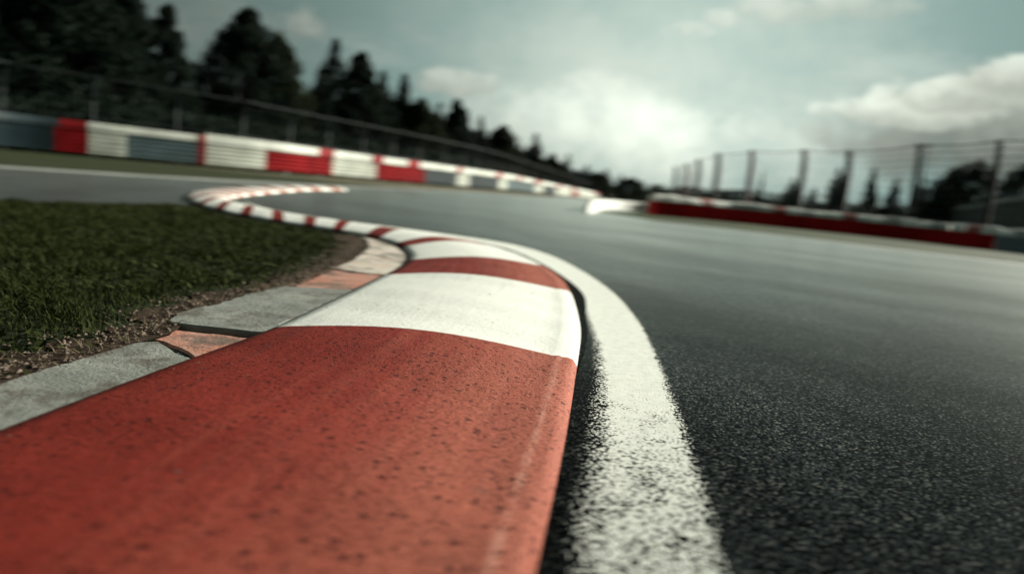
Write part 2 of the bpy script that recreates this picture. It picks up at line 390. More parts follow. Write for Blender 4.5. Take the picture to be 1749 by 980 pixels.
# right verge and white edge line on the road side of the red wall
rv = [(1.9, 18.6)]+VR[1:]+[(13.5, 10.8), (20, 5), (50, -2), (70, 60), (46, 170), (32, 112), (16.5, 65), (13, 50), (8.8, 38), (5.8, 28), (3.9, 21.8)]
sheet('grass_verge', rv, 0.004, M['verge_green'], gz)
strip('edge_line', [(x-0.25, y-0.55) for x, y in VR[1:]+[(13.5, 10.8), (20, 5)]], 0.35, 0.004, M['pale_line'], zf=gz)

# ---------------------------------------------------------------- kerb
ST = [  # (right edge, left edge), world metres
 ((-.30, -1.3), (-1.08, -1.0)), ((-.13, -.4), (-.88, -.2)), ((-.02, .2), (-.78, .35)), ((.06, .717), (-.735, .85)), ((.127, 1.186), (-.68, 1.25)),
 ((.19, 1.717), (-.607, 1.718)), ((.243, 2.25), (-.572, 2.24)), ((.262, 2.9), (-.540, 2.84)), ((.245, 3.35), (-.525, 3.15)), ((.178, 3.762), (-.535, 3.42)),
 ((.045, 4.25), (-.575, 3.72)), ((-.18, 4.72), (-.66, 4.02)), ((-.40, 4.98), (-.74, 4.20)), ((-.68, 5.20), (-.83, 4.36)), ((-1.03, 5.36), (-1.03, 4.58)),
 ((-1.42, 5.52), (-1.29, 4.75)), ((-1.90, 5.76), (-1.60, 4.90)), ((-2.35, 6.15), (-2.0, 5.14)), ((-2.76, 6.62), (-2.42, 5.50)), ((-3.05, 7.15), (-2.86, 6.05)),
 ((-3.25, 7.9), (-3.35, 6.9)), ((-3.42, 9.0), (-3.85, 8.3)), ((-3.62, 10.6), (-4.1, 10.2)), ((-3.75, 12.4), (-4.25, 12.6)), ((-3.6, 14.2), (-4.05, 14.6))]
K = 12
Rp = cr([s[0] for s in ST], K); Lp = cr([s[1] for s in ST], K)
NS = len(Rp)
# red intervals, in station numbers
red = [(2.35, 5.0), (7.0, 9.0), (11.0, 12.0), (13.35, 13.9)]
t = 14.7
while t < 24: red.append((t, t+0.28)); t += 0.78 if t < 19 else 0.6
red_iv = [(0, 1.0)]+red
bd = sorted({x for iv in red_iv for x in iv if 0 < x < NS/K})
ts = sorted(set([round(i/K, 5) for i in range(NS)]+[round(x, 5) for x in bd]))
def samp(P_, t):
    f = t*K; i = min(int(f), len(P_)-2); return P_[i]*(1-(f-i))+P_[i+1]*(f-i)
def isred(t): return any(a <= t < b_ for a, b_ in red_iv)
prof = [(0.0, -0.03), (0.0, 0.020), (0.012, 0.030)]+[(x, 0.030+0.030*math.sin(math.pi*min(1, x/0.93))**1.0*1.0) for x in np.linspace(0.06, 0.915, 14)]
prof += [(0.935, 0.0335), (0.945, 0.030), (0.962, 0.0305), (0.982, 0.024), (0.993, 0.012), (1.0, -0.004)]
b = MB(); rows = []; s_ = 0.0; prevc = None; wr = random.Random(3)
for t in ts:
    r_, l_ = samp(Rp, t), samp(Lp, t); c = (r_+l_)/2
    if prevc is not None: s_ += np.linalg.norm(c-prevc)
    prevc = c
    # curved cross stripes: shift the middle of each row a little forward
    tang = samp(Rp, min(t+0.05, ts[-1]))-samp(Rp, t)
    row = []
    amp = 0.0
    for (u, z) in prof:
        p = l_*(1-u)+r_*u
        dz = 0.0018*math.sin(s_*9.1+u*3)+0.001*math.sin(s_*23+u*7)
        row.append(b.vert((p[0], p[1], z+dz*(1 if 0.02 < u < 0.97 else 0))))
    rows.append((row, s_, t))
for (a, sa, ta), (c, sc_, tc) in zip(rows, rows[1:]):
    rd = isred((ta+tc)/2)
    for j in range(len(prof)-1):
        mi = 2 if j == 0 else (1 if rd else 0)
        u0, u1 = prof[j][0], prof[j+1][0]
        b.face((a[j], a[j+1], c[j+1], c[j]), mi, [(u0, sa), (u1, sa), (u1, sc_), (u0, sc_)])
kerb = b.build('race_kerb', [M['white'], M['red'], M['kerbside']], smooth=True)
md = kerb.modifiers.new('s', 'EDGE_SPLIT'); md.split_angle = R(50)
tag(kerb, 'long raised red and white striped kerb curving along the inside of the bend', 'kerb', kind='thing')

# white line beside the kerb and the dark strip between them
LR = [(.27, .2), (.305, .55), (.342, .82), (.396, 1.217), (.468, 2.015), (.498, 2.56), (.487, 3.2), (.411, 3.925), (.268, 4.652), (.06, 5.144), (-.181, 5.398), (-.556, 5.593), (-1.125, 5.80), (-1.55, 5.93), (-2.07, 6.2), (-2.5, 6.62), (-2.9, 7.2)]
LL = [(-.02, .2), (.01, .55), (.035, .80), (.100, 1.18), (.232, 1.96), (.284, 2.50), (.318, 3.05), (.245, 3.68), (.118, 4.28), (-.06, 4.82), (-.26, 5.08), (-.60, 5.33), (-1.10, 5.50), (-1.48, 5.66), (-1.94, 5.92), (-2.37, 6.34), (-2.79, 6.97)]
def band(name, A, B, z, m_):
    A, B = cr(A, 10), cr(B, 10); b = MB(); prev = None; s_ = 0
    NU = 6
    for i in range(len(A)):
        if i: s_ += np.linalg.norm(A[i]-A[i-1])
        row = [b.vert((*(A[i]*(1-k/NU)+B[i]*k/NU), z)) for k in range(NU+1)]
        if prev:
            for k in range(NU): b.face((prev[0][k], prev[0][k+1], row[k+1], row[k]), 0, [(k/NU, prev[1]), ((k+1)/NU, prev[1]), ((k+1)/NU, s_), (k/NU, s_)])
        prev = (row, s_)
    o = up(b.build(name, m_, fixn=False)); tag(o, kind='structure'); return o
band('white_line', LL, LR, 0.0052, M['line'])
seamR = [(x+0.03, y) for x, y in LL]
seamL = [(-.06, .2), (.02, .55), (.05, .80), (.10, 1.18), (.20, 1.96), (.235, 2.50), (.235, 3.05), (.16, 3.68), (.02, 4.22), (-.18, 4.68), (-.38, 4.93), (-.66, 5.16), (-1.1, 5.34), (-1.48, 5.50), (-1.94, 5.75), (-2.36, 6.1), (-2.75, 6.6)]
band('rubbered_strip', seamL, seamR, 0.004, M['seam'])

# ---------------------------------------------------------------- slabs behind the kerb
def slab_obj(pts, z1, m_, label, name='concrete_slab', rough=0.020):
    # refine outline, jitter it slightly, keep as one solid
    out = []
    for i, p in enumerate(pts):
        q = pts[(i+1) % len(pts)]; L_ = math.hypot(q[0]-p[0], q[1]-p[1]); k = max(1, int(L_/0.035))
        for j in range(k):
            f = j/k; jx, jy = (random.uniform(-1, 1)*rough*0.5 for _ in range(2)) if j else (0, 0)
            out.append((p[0]*(1-f)+q[0]*f+jx, p[1]*(1-f)+q[1]*f+jy))
    b = MB(); b.prism(out, -0.05, z1, inset=0.005)
    o = b.build(name, m_); tag(o, label, 'concrete slab', 'concrete slabs behind the kerb'); return o
G = lambda px, py: g(px, py, 0.012)
def Lat(t, off=0.014):
    p = samp(Lp, t); q = samp(Rp, t); d = (p-q)/np.linalg.norm(p-q); return tuple(p+d*off)
gp = 0.012
slab_obj([Lat(0.6), Lat(1.5), Lat(2.5), Lat(3.5), Lat(4.40), G(272, 580), G(188, 586), G(100, 611), G(-10, 645), G(-260, 715), (-1.7, .4), (-1.5, -.5)], 0.009, M['slab_grey'], 'cracked grey concrete slab beside the long red stripe, nearest the camera')
slab_obj([Lat(4.43), Lat(4.92), G(298, 559), G(255, 566), G(262, 575), G(276, 578)], 0.006, M['slab_red'], 'narrow faded pink-red slab between the two grey slabs')
slab_obj([Lat(4.98), Lat(5.4), Lat(5.9), Lat(6.35), G(488, 490), G(430, 502), G(372, 521), G(300, 537), G(290, 552)], 0.016, M['slab_grey'], 'stained grey slab beside the first white stripe, its front edge raised')
slab_obj([Lat(6.38), Lat(6.8), Lat(7.15), G(560, 459), G(520, 474), G(486, 488)], 0.011, M['slab_red'], 'wide faded pink-red slab beside the far end of the first white stripe')
slab_obj([Lat(7.2), Lat(8.0), Lat(8.6), Lat(9.1), G(618, 433), G(607, 442), G(590, 450), G(566, 459)], 0.014, M['slab_pale'], 'pale pinkish slab beside the second red stripe')
slab_obj([Lat(9.15), Lat(9.8), Lat(10.6), Lat(11.4), Lat(12.2), Lat(12.8), Lat(13.3), G(618, 404), G(628, 412), G(630, 422), G(622, 432)], 0.014, M['slab_pale'], 'curved pale slab where the dark dirt rim turns behind the kerb')

# ---------------------------------------------------------------- infield
edge_g = [G(-330, 745), G(0, 634), G(100, 606), G(188, 582), G(262, 562), G(293, 535), G(377, 508), G(481, 487), G(556, 457), G(596, 436), G(612, 415), G(600, 403)]
kl = [tuple(samp(Lp, t)) for t in np.arange(13.5, 20.6, 0.5)]
top = [g(324, 352), g(167, 350), g(0, 347), g(-200, 340), (-14, 5.0), (-14, 0), (-3, -1)]
inf = [(x+0.05, y-0.02) for x, y in edge_g]+kl+top
def bumpy(name, pts, z, m_, cell=0.25, amp=0.01):
    o = sheet(name, pts, z, m_)
    return o
bumpy('infield_ground', inf, 0.006, M['grass_ground'])
# dirt rim
dl = []; dr = []
P_ = cr(edge_g, 6)
for i, p in enumerate(P_):
    t = P_[min(i+1, len(P_)-1)]-P_[max(i-1, 0)]; t /= np.linalg.norm(t); nn = np.array([-t[1], t[0]])
    w = 0.07+0.03*math.sin(i*0.9)+0.02*math.sin(i*2.3) if i < 55 else 0.13
    dl.append(tuple(p+nn*w)); dr.append(tuple(p-nn*0.05))
sheet('dirt_rim', dr+dl[::-1], 0.0105, M['dirt'])

def inside(x, y, poly):
    c = np.zeros(len(x), bool); n_ = len(poly)
    for i in range(n_):
        x1, y1 = poly[i]; x2, y2 = poly[(i+1) % n_]
        if y1 == y2: continue
        k = ((y1 > y) != (y2 > y)) & (x < (x2-x1)*(y-y1)/(y2-y1)+x1); c ^= k
    return c
def dist_edge(x, y, poly):
    d = np.full(len(x), 9.0)
    for i in range(len(poly)-1):
        a = np.array(poly[i]); b_ = np.array(poly[i+1]); ab = b_-a; L2 = ab@ab
        t = np.clip(((x-a[0])*ab[0]+(y-a[1])*ab[1])/L2, 0, 1)
        d = np.minimum(d, np.hypot(x-a[0]-t*ab[0], y-a[1]-t*ab[1]))
    return d
def quads_mesh(name, V, m_, parent=None, per=4, smooth=False):
    """V: (N, per, 3)"""
    N = len(V); me = bpy.data.meshes.new(name)
    me.vertices.add(N*per); me.vertices.foreach_set('co', V.reshape(-1).astype(np.float32))
    me.loops.add(N*per); me.loops.foreach_set('vertex_index', np.arange(N*per, dtype=np.int32))
    me.polygons.add(N); me.polygons.foreach_set('loop_start', np.arange(0, N*per, per, dtype=np.int32))
    me.polygons.foreach_set('loop_total', np.full(N, per, np.int32))
    me.materials.append(m_); me.update(calc_edges=True)
    o = bpy.data.objects.new(name, me); col.objects.link(o)
    if parent: o.parent = parent
    return o
def blades(x, y, h, w, lean, z0=0.006):
    """one tapered bent blade = 2 quads"""
    N = len(x); a = RNG.uniform(0, 2*np.pi, N); la = RNG.uniform(0, 2*np.pi, N)
    dx, dy = np.cos(a)*w/2, np.sin(a)*w/2
    lx, ly = np.cos(la)*lean*h, np.sin(la)*lean*h
    def P3(k, ww, hh): return np.stack([x+lx*k+dx*ww, y+ly*k+dy*ww, np.full(N, z0)+h*hh], 1)
    A, B = P3(0, -1, 0), P3(0, 1, 0); C_, D = P3(.35, .85, .6), P3(.35, -.85, .6); E_, F_ = P3(1, .12, 1), P3(1, -.12, 1)
    q1 = np.stack([A, B, C_, D], 1); q2 = np.stack([D, C_, E_, F_], 1)
    return np.concatenate([q1, q2])
def scatter(nn_, x0, x1, y0, y1):
    x = RNG.uniform(x0, x1, nn_); y = RNG.uniform(y0, y1, nn_); k = inside(x, y, inf)
    x, y = x[k], y[k]; d = dist_edge(x, y, edge_g+kl); return x, y, d
V = []
for (N, x0, x1, y0, y1, hm, wm) in ((90000, -4.0, -.4, .8, 3.2, .030, .0035), (90000, -6, -.4, 2.4, 5.2, .032, .005), (80000, -9, -1, 4, 9, .035, .010)):
    x, y, d = scatter(N, x0, x1, y0, y1)
    clump = np.sin(x*9+np.sin(y*7)*2)*np.sin(y*11+np.sin(x*5)*2)
    edge = np.clip((d-0.03)/0.16, 0, 1)
    k = RNG.uniform(0, 1, len(x)) < (0.08+0.92*edge)*(0.62+0.38*clump)*np.where(d < 0.02, 0.0, 1)
    x, y, clump, edge = x[k], y[k], clump[k], edge[k]
    h = hm*RNG.uniform(0.4, 1.3, len(x))*(0.75+0.35*clump)*(0.45+0.55*edge)
    V.append(blades(x, y, h, wm*RNG.uniform(.6, 1.4, len(x)), RNG.uniform(.2, 1.1, len(x))))
# small broad weeds leaves
x, y, d = scatter(26000, -4.5, -.4, .8, 4.0)
k = (d > 0.04) & (np.sin(x*3.1+1)*np.sin(y*4.3) > -0.35); x, y = x[k], y[k]
N = len(x); a = RNG.uniform(0, 6.28, N); L_ = RNG.uniform(.006, .016, N); tz = RNG.uniform(-.5, .9, N); z = RNG.uniform(.012, .034, N)
dx, dy = np.cos(a), np.sin(a)
c = np.stack([x, y, z], 1); d1 = np.stack([dx*np.cos(tz), dy*np.cos(tz), np.sin(tz)], 1)*L_[:, None]; d2 = np.stack([-dy, dx, RNG.uniform(-.3, .3, N)], 1)*L_[:, None]*.5
V.append(np.stack([c-d1, c-d2, c+d1, c+d2], 1))
tag(quads_mesh('grass', np.concatenate(V), M['blade']), 'short dark green grass and weeds on the infield behind the kerb', 'grass', kind='stuff')
# dry straw and stones along the edge
x = RNG.uniform(-3.2, -.4, 120000); y = RNG.uniform(.7, 4.6, 120000); d = dist_edge(x, y, edge_g)
k = inside(x, y, inf) & (d < 0.15) & (RNG.uniform(0, 1, len(x)) < np.exp(-d*16)*0.75); x, y = x[k], y[k]; N = len(x)
hh = RNG.uniform(.002, .012, N)
V = blades(x, y, np.full(N, .012)*RNG.uniform(.3, 1.5, N), RNG.uniform(.0015, .003, N), RNG.uniform(1, 3.5, N), 0.011)
tag(quads_mesh('dry_grass', V, M['straw']), 'dry brown straw lying on the dirt rim beside the slabs', 'dry grass', kind='stuff')
b = MB(); rs = random.Random(5)
cand = [(x_, y_) for x_, y_ in zip(x, y)]
rs.shuffle(cand)
for (x_, y_) in cand[:1500]:
    r_ = rs.uniform(.002, .0075); pts = []
    for (dx_, dy_, dz_) in ((1, 0, 0), (-1, 0, 0), (0, 1, 0), (0, -1, 0), (0, 0, 1), (0, 0, -1)):
        j = rs.uniform(.6, 1.2)
        pts.append(b.vert((x_+rs.uniform(-.04, .04)+0*dx_, y_, 0)) if False else b.vert((x_+dx_*r_*j, y_+dy_*r_*j, .013+dz_*r_*.7*j)))
    for f in ((0, 2, 4), (2, 1, 4), (1, 3, 4), (3, 0, 4), (2, 0, 5), (1, 2, 5), (3, 1, 5), (0, 3, 5)): b.face([pts[i] for i in f])
tag(b.build('gravel', M['stone'], fixn=False), 'small brown stones and crumbs of dirt beside the slabs', 'gravel', kind='stuff')
# loose grit on the kerb
b = MB()
for i in range(70):
    t = rs.uniform(2.6, 6.8); u = rs.uniform(.03, .97)**1.0; p = samp(Lp, t)*(1-u)+samp(Rp, t)*u; r_ = rs.uniform(.0010, .0028)
    z = 0.030+0.030*math.sin(math.pi*min(1, u/0.93)); pts = []
    for (dx_, dy_, dz_) in ((1, 0, 0), (-1, 0, 0), (0, 1, 0), (0, -1, 0), (0, 0, 1), (0, 0, -1)):
        j = rs.uniform(.5, 1.3); pts.append(b.vert((p[0]+dx_*r_*j, p[1]+dy_*r_*j, z+r_*.3+dz_*r_*.7*j)))
    for f in ((0, 2, 4), (2, 1, 4), (1, 3, 4), (3, 0, 4), (2, 0, 5), (1, 2, 5), (3, 1, 5), (0, 3, 5)): b.face([pts[i_] for i_ in f])
tag(b.build('grit', M['stone'], fixn=False), 'tiny crumbs of grit scattered on top of the striped kerb', 'grit', kind='stuff')

# ---------------------------------------------------------------- guard rail on the left
RS = cr(RL, 20)
pxs = [p[0] for p in rail_px]
def rail_at(px):
    for i in range(len(pxs)-1):
        if pxs[i] <= px <= pxs[i+1]:
            f = i*20+20*(px-pxs[i])/(pxs[i+1]-pxs[i]); j = min(int(f), len(RS)-2); return RS[j]*(1-(f-j))+RS[j+1]*(f-j), f
def rail_seg(px0, px1):
    f0 = rail_at(px0)[1]; f1 = rail_at(px1)[1]; fs = [f0]+[k for k in range(int(f0)+1, int(f1)+1) if k > f0+.05 and k < f1-.05]+[f1]
    out = []
    for f in fs: j = min(int(f), len(RS)-2); out.append(RS[j]*(1-(f-j))+RS[j+1]*(f-j))
    return out
def normal_of(path, i):
    t = path[min(i+1, len(path)-1)]-path[max(i-1, 0)]; t = t/np.linalg.norm(t); return np.array([t[1], -t[0]])  # towards the track
def extrude_profile(b, path, pr):
    prev = None
    for i, p in enumerate(path):
        nn = normal_of(path, i)
        row = [b.vert((p[0]+nn[0]*d, p[1]+nn[1]*d, z+gz(p[1]))) for d, z in pr]
        if prev:
            for k in range(len(pr)): k2 = (k+1) % len(pr); b.face((prev[k], prev[k2], row[k2], row[k]))
        else: b.face(row)
        prev = row
    b.face(prev[::-1])
pf = []
z = 0.10
NW = 5; zt = 0.84
for k in range(NW*6+1):
    zz = 0.10+(zt-0.10)*k/(NW*6); pf.append((0.060+0.055*math.cos(2*math.pi*k/6+math.pi), zz))
corr = pf+[(d-0.012, z) for d, z in pf[::-1]]
gr0 = RS[0]
rail = empty('guard_rail', (float(RL[2][0]), float(RL[2][1]), 0), 'long corrugated guard rail in red, white and blue-grey along the left outside of the bend', 'guard rail')
segs = [(-420, -250, 'rail_slate'), (-250, -110, 'rail_white'), (-110, 92, 'rail_slate'), (92, 150, 'rail_red'), (150, 215, 'rail_white'), (215, 330, 'rail_grey'), (330, 342, 'rail_red'), (342, 451, 'rail_white'), (451, 567, 'rail_red'),
        (567, 641, 'rail_white'), (641, 724, 'rail_red'), (724, 775, 'rail_slate'), (775, 795, 'rail_white'), (795, 851, 'rail_slate'), (851, 862, 'rail_white'), (862, 915, 'rail_grey'), (915, 927, 'rail_white'), (927, 947, 'rail_slate'), (947, 972, 'rail_white'), (972, 984, 'rail_red'), (984, 1012, 'rail_white'), (1012, 1056, 'rail_white')]
cn = {'rail_slate': 'dark slate', 'rail_white': 'white', 'rail_red': 'red', 'rail_grey': 'blue-grey'}
for a, c, k in segs:
    b = MB(); extrude_profile(b, rail_seg(a, c), corr); o = b.build('rail_panel', M[k]); adopt(o, rail); o['label'] = cn[k]+' corrugated rail panel'
tops = [(-420, 100, 'rail_slate')]
reds = [(100, 148), (330, 340), (540, 566), (632, 650), (692, 712), (772, 780), (842, 852), (880, 887), (912, 922), (946, 952), (968, 975), (1013, 1020)]
cur = 100
for a, c in reds:
    if a > cur: tops.append((cur, a, 'rail_white'))
    tops.append((a, c, 'rail_red')); cur = c
tops.append((cur, 1056, 'rail_white'))
for a, c, k in tops:
    th = 0.30 if a >= 340 else 0.22
    pr = [(-0.02, 0.865), (0.115, 0.865), (0.125, 0.88), (0.125, 0.865+th-.03), (0.11, 0.865+th), (-0.01, 0.865+th), (-0.02, 0.865+th-.02)]
    if k == 'rail_red' and a > 200: pr = [(d+(0.02 if d > 0.1 else 0), z+(.012 if z > 1.0 else -.004)) for d, z in pr]
    b = MB(); extrude_profile(b, rail_seg(a, c), pr); o = b.build('top_beam', M[k]); adopt(o, rail); o['label'] = cn[k]+' piece of the box beam on top of the rail'
# posts by arc length
dist = 0; nxt = 0.7; npost = 0
for i in range(1, len(RS)):
    d = np.linalg.norm(RS[i]-RS[i-1]); dist += d
    if dist >= nxt and RS[i][1] < 120:
        nxt = dist+(2.0 if RS[i][1] < 50 else 4.0); npost += 1
        nn = normal_of(RS, i); b = MB(); ang = math.atan2(nn[1], nn[0])
        b.box((RS[i][0]-nn[0]*.10, RS[i][1]-nn[1]*.10, .53+gz(RS[i][1])), (.10, .12, 1.10), ang); adopt(b.build('post', M['steel']), rail)

# ---------------------------------------------------------------- catch fence behind it
fence = empty('catch_fence', (float(RL[2][0])-1, float(RL[2][1])+1, 0), 'dark green wire catch fence behind the guard rail below the trees', 'catch fence')
FP = [];
for i, p in enumerate(RS):
    nn = normal_of(RS, i); FP.append(p-nn*1.3)
dist = 0; nxt = 0; fps = []
for i in range(1, len(FP)):
    dist += np.linalg.norm(FP[i]-FP[i-1])
    if dist >= nxt and FP[i][1] < 150: fps.append(i); nxt = dist+(2.4 if FP[i][1] < 60 else 5.5)
for i in fps:
    p = FP[i]; nn = normal_of(FP, i); z0 = gz(p[1]); b = MB()
    path = [(p[0], p[1], z0), (p[0], p[1], z0+1.9), (p[0]+nn[0]*.05, p[1]+nn[1]*.05, z0+2.15), (p[0]+nn[0]*.2, p[1]+nn[1]*.2, z0+2.4), (p[0]+nn[0]*.45, p[1]+nn[1]*.45, z0+2.6)]
    b.tube(path, 0.042, 6); adopt(b.build('post', M['fence_green']), fence)
for i0, i1 in zip(fps, fps[1:]):
    b = MB()
    P0, P1 = FP[i0], FP[i1]; n0, n1 = normal_of(FP, i0), normal_of(FP, i1); far = P0[1] > 60
    def pt(f, z):
        k = max(0, z-2.0)*0.75; return ((P0[0]+n0[0]*k)*(1-f)+(P1[0]+n1[0]*k)*f, (P0[1]+n0[1]*k)*(1-f)+(P1[1]+n1[1]*k)*f, z+gz(P0[1]*(1-f)+P1[1]*f))
    for z in ([.5, .9, 1.3, 1.7, 2.1, 2.55] if far else np.arange(.3, 2.6, .25)): b.tube([pt(0, z), pt(1, z)], .006 if z < 2.5 else .012, 3, cap=False)
    for z in (2.56, 1.3): b.tube([pt(0, z), pt(1, z)], .015, 5)
    nv = 5 if far else 12
    for k in range(1, nv): b.tube([pt(k/nv, .2), pt(k/nv, 2.0), pt(k/nv, 2.55)], .004, 3, cap=False)
    adopt(b.build('wire_panel', M['wire'], fixn=False), fence)

# ---------------------------------------------------------------- red wall, white wall on the right
wp = [g(1120, 368), g(1300, 384.5), g(1564, 412), g(1694, 427)]
wp2 = wp+[g(1800, 439), g(1990, 462)]
wall = empty('barrier_wall', (wp[0][0], wp[0][1], 0), 'low dark red wall with a row of pale cap blocks beyond the road on the right', 'wall')
W = cr(wp, 8); b = MB()
extrude_profile(b, W, [(0.0, -0.02), (0.0, 0.405), (-0.02, 0.42), (-0.48, 0.42), (-0.50, 0.405), (-0.50, -0.02)])
adopt(b.build('wall_body', M['wall_red']), wall)
W = cr(wp2, 8); L_ = sum(np.linalg.norm(W[i+1]-W[i]) for i in range(len(W)-1)); nb = 34; cum = [0]
for i in range(len(W)-1): cum.append(cum[-1]+np.linalg.norm(W[i+1]-W[i]))
def walong(s):
    for i in range(len(cum)-1):
        if cum[i+1] >= s: f = (s-cum[i])/(cum[i+1]-cum[i]); return W[i]*(1-f)+W[i+1]*f
    return W[-1]
rr = random.Random(11)
for k in range(nb):
    a, c = walong(L_*k/nb), walong(L_*(k+1)/nb-0.03); mid = (a+c)/2; d = c-a; ang = math.atan2(d[1], d[0])
    nn = np.array([d[1], -d[0]])/np.linalg.norm(d)
    mid = mid-nn*0.20; b = MB(); ll = np.linalg.norm(d)
    hh = rr.uniform(.17, .22)
    dd = rr.uniform(-.02, .02)
    extrude_profile(b, [a-nn*dd, c-nn*dd], [(.01, .422), (.01, .46), (-.06, .422+hh*.72), (-.16, .422+hh*.96), (-.25, .422+hh), (-.36, .422+hh*.9), (-.45, .422+hh*.6), (-.49, .46), (-.49, .422)])
    rd = k in (4, 10, 15, 23)
    gy = k in (2, 7, 8, 12, 18, 21, 26, 29)
    o = b.build('cap_block', M['cap_red' if rd else 'cap_grey' if gy else 'cap_white'])
    if gy: o['label'] = 'greyer grimy cap block'
    adopt(o, wall)
    if rd: o['label'] = 'reddish stained cap block'
# grey end block
pts = [g(1697, 427.5), g(1760, 435), g(1990, 462)]
eb = MB(); Wb = cr(pts, 6)
extrude_profile(eb, Wb, [(0.02, -0.02), (0.02, 0.40), (0.0, 0.418), (-0.48, 0.418), (-0.50, 0.40), (-0.50, -0.02)])
tag(eb.build('barrier_block', M['block_grey']), 'dark blue-grey block butting the end of the red wall', 'barrier block')
# white low wall end
wpts = [(1.50, 15.3), (1.75, 16.9), (2.35, 20.5), (3.1, 23.2), (4.0, 24.4), (4.9, 24.6), (5.25, 24.5)]
b = MB(); Ww = cr(wpts, 8)
extrude_profile(b, Ww, [(0.12, -0.02), (0.12, 0.22), (0.09, 0.28), (0, 0.30), (-0.09, 0.28), (-0.12, 0.22), (-0.12, -0.02)])
for i_, v_ in enumerate(b.v):
    q_ = min(1.0, (v_[1]-15.3)/1.3+0.10) if i_ < 7*10 else 1.0
    c_ = Ww[i_//7]; b.v[i_] = (c_[0]+(v_[0]-c_[0])*q_, c_[1]+(v_[1]-c_[1])*q_, v_[2]*max(.05, q_)**.6)
tag(b.build('low_wall', simple('bright_white_paint', (0.62, 0.62, 0.58), 0.8, var=0.1)), 'low rounded white wall curving off the end of the red wall', 'wall')

# ---------------------------------------------------------------- right catch fence: posts and sagging cables
fr = [(1157, 285, 50), (1176, 280, 44), (1196, 272, 39.5), (1230, 262, 34.5), (1288, 257, 30), (1378, 256, 26.5), (1455, 257, 24), (1575, 246, 21), (1712, 239, 18.6), (1880, 225, 16.2)]
rf = empty('catch_fence', (11, 30, 0), 'tall catch fence of dark posts and sagging cables behind the red wall', 'catch fence')
tp = []
for i, (px, py, Y) in enumerate(fr):
    Y *= 1.36; T = at(px, py, Y); z0 = gz(Y); tp.append((T, z0))
    b = MB()
    hgt = T.z-z0
    pth = [(T.x, T.y, z0-.1), (T.x, T.y, z0+hgt*.72), (T.x-.04, T.y-.01, z0+hgt*.88), (T.x-.14, T.y-.03, z0+hgt)]
    # H section: two flanges and a web, slightly bent at the top
    for o_, ww in ((-.075, .03), (.075, .03), (0, .018)):
        b.tube([(p[0]+o_, p[1]+0.0, p[2]) for p in pth], [ww*q_ for q_ in ((4.6, 4.4, 4.0, 3.6) if i < 4 else (3.6, 3.4, 3.1, 2.8) if i < 7 else (1.8, 1.7, 1.6, 1.4))], 4)
    for k in range(7): b.box((T.x, T.y, z0+hgt*.1+k*hgt*.12), (.16, .05, .05))
    for k in range(5): b.box((T.x, T.y-.04, z0+.5+k*(hgt-.7)/4), (.20, .05, .04))
    adopt(b.build('post', M['post_red'] if i in (1, 4) else M['post_dark']), rf)
    if i == 7:   # the pair post with a cross arm
        b = MB(); b.tube([(T.x+.42, T.y+.2, z0), (T.x+.38, T.y+.2, z0+hgt*.95)], [.05, .035], 6); b.tube([(T.x-.25, T.y, z0+hgt*.97), (T.x+.55, T.y+.1, z0+hgt*.99)], .03, 5)
        adopt(b.build('post', M['fence_green']), rf)
for c in range(11):
    f = 0.99-c*0.075; b = MB(); path = []
    for (A, za), (B_, zb) in zip(tp, tp[1:]):
        for k in range(8):
            t = k/8; p = A*(1-t)+B_*t; z = (za+(A.z-za)*f)*(1-t)+(zb+(B_.z-zb)*f)*t-0.34*t*(1-t)*(0.6 if c else 1)
            path.append((p.x-.03, p.y-.06, z))
    path.append((tp[-1][0].x, tp[-1][0].y, tp[-1][1]+(tp[-1][0].z-tp[-1][1])*f))
    b.tube(path, .022 if c == 0 else .012, 4); adopt(b.build('cable', M['wire']), rf)

# ---------------------------------------------------------------- dark wall with pale coping far right
bw = [(21, 24), (25.5, 34), (29, 41.5), (35.5, 54), (49, 84), (62, 110)]
dk = empty('retaining_wall', (17.2, 23, 0), 'long dark concrete wall with a pale broken coping behind the fence at the right edge', 'wall')
b = MB(); Bw = cr(bw, 6)
extrude_profile(b, [p for p in Bw], [(0, -.6), (0, 2.32), (-.3, 2.32), (-.3, -.6)])
adopt(b.build('wall_body', M['bank']), dk)
b = MB(); extrude_profile(b, Bw, [(.05, 2.322), (.05, 2.50), (0.0, 2.53), (-.32, 2.53), (-.36, 2.50), (-.36, 2.322)])
adopt(b.build('coping', M['coping']), dk)

# ---------------------------------------------------------------- trees
def tree_trunk(h, r, limbs):
    b = MB(); b.tube([(0, 0, -.2), (.03*h*.2, 0, h*.3), (-.02*h*.2, .02, h*.65), (0, 0, h*.97)], [r, r*.8, r*.5, r*.12], 8)
    for a, c, r0 in limbs: b.tube([a, (Vector(a)+Vector(c))*.5+Vector((0, 0, -.05*h*.2)), c], [r0, r0*.7, r0*.25], 5)
    return b
def leafquads(c, size, up_bias=0.3, asp=.5, outdir=None):
    N = len(c); a = RNG.normal(size=(N, 3))
    if outdir is not None: a = a*0.45+outdir
    a /= np.linalg.norm(a, axis=1)[:, None]; t = RNG.normal(size=(N, 3)); bb = np.cross(a, t); bb /= np.linalg.norm(bb, axis=1)[:, None]
    L = size*RNG.uniform(.6, 1.4, N); d1 = a*L[:, None]; d2 = bb*(L*asp)[:, None]
    return np.stack([c-d1, c-d2, c+d1, c+d2], 1)
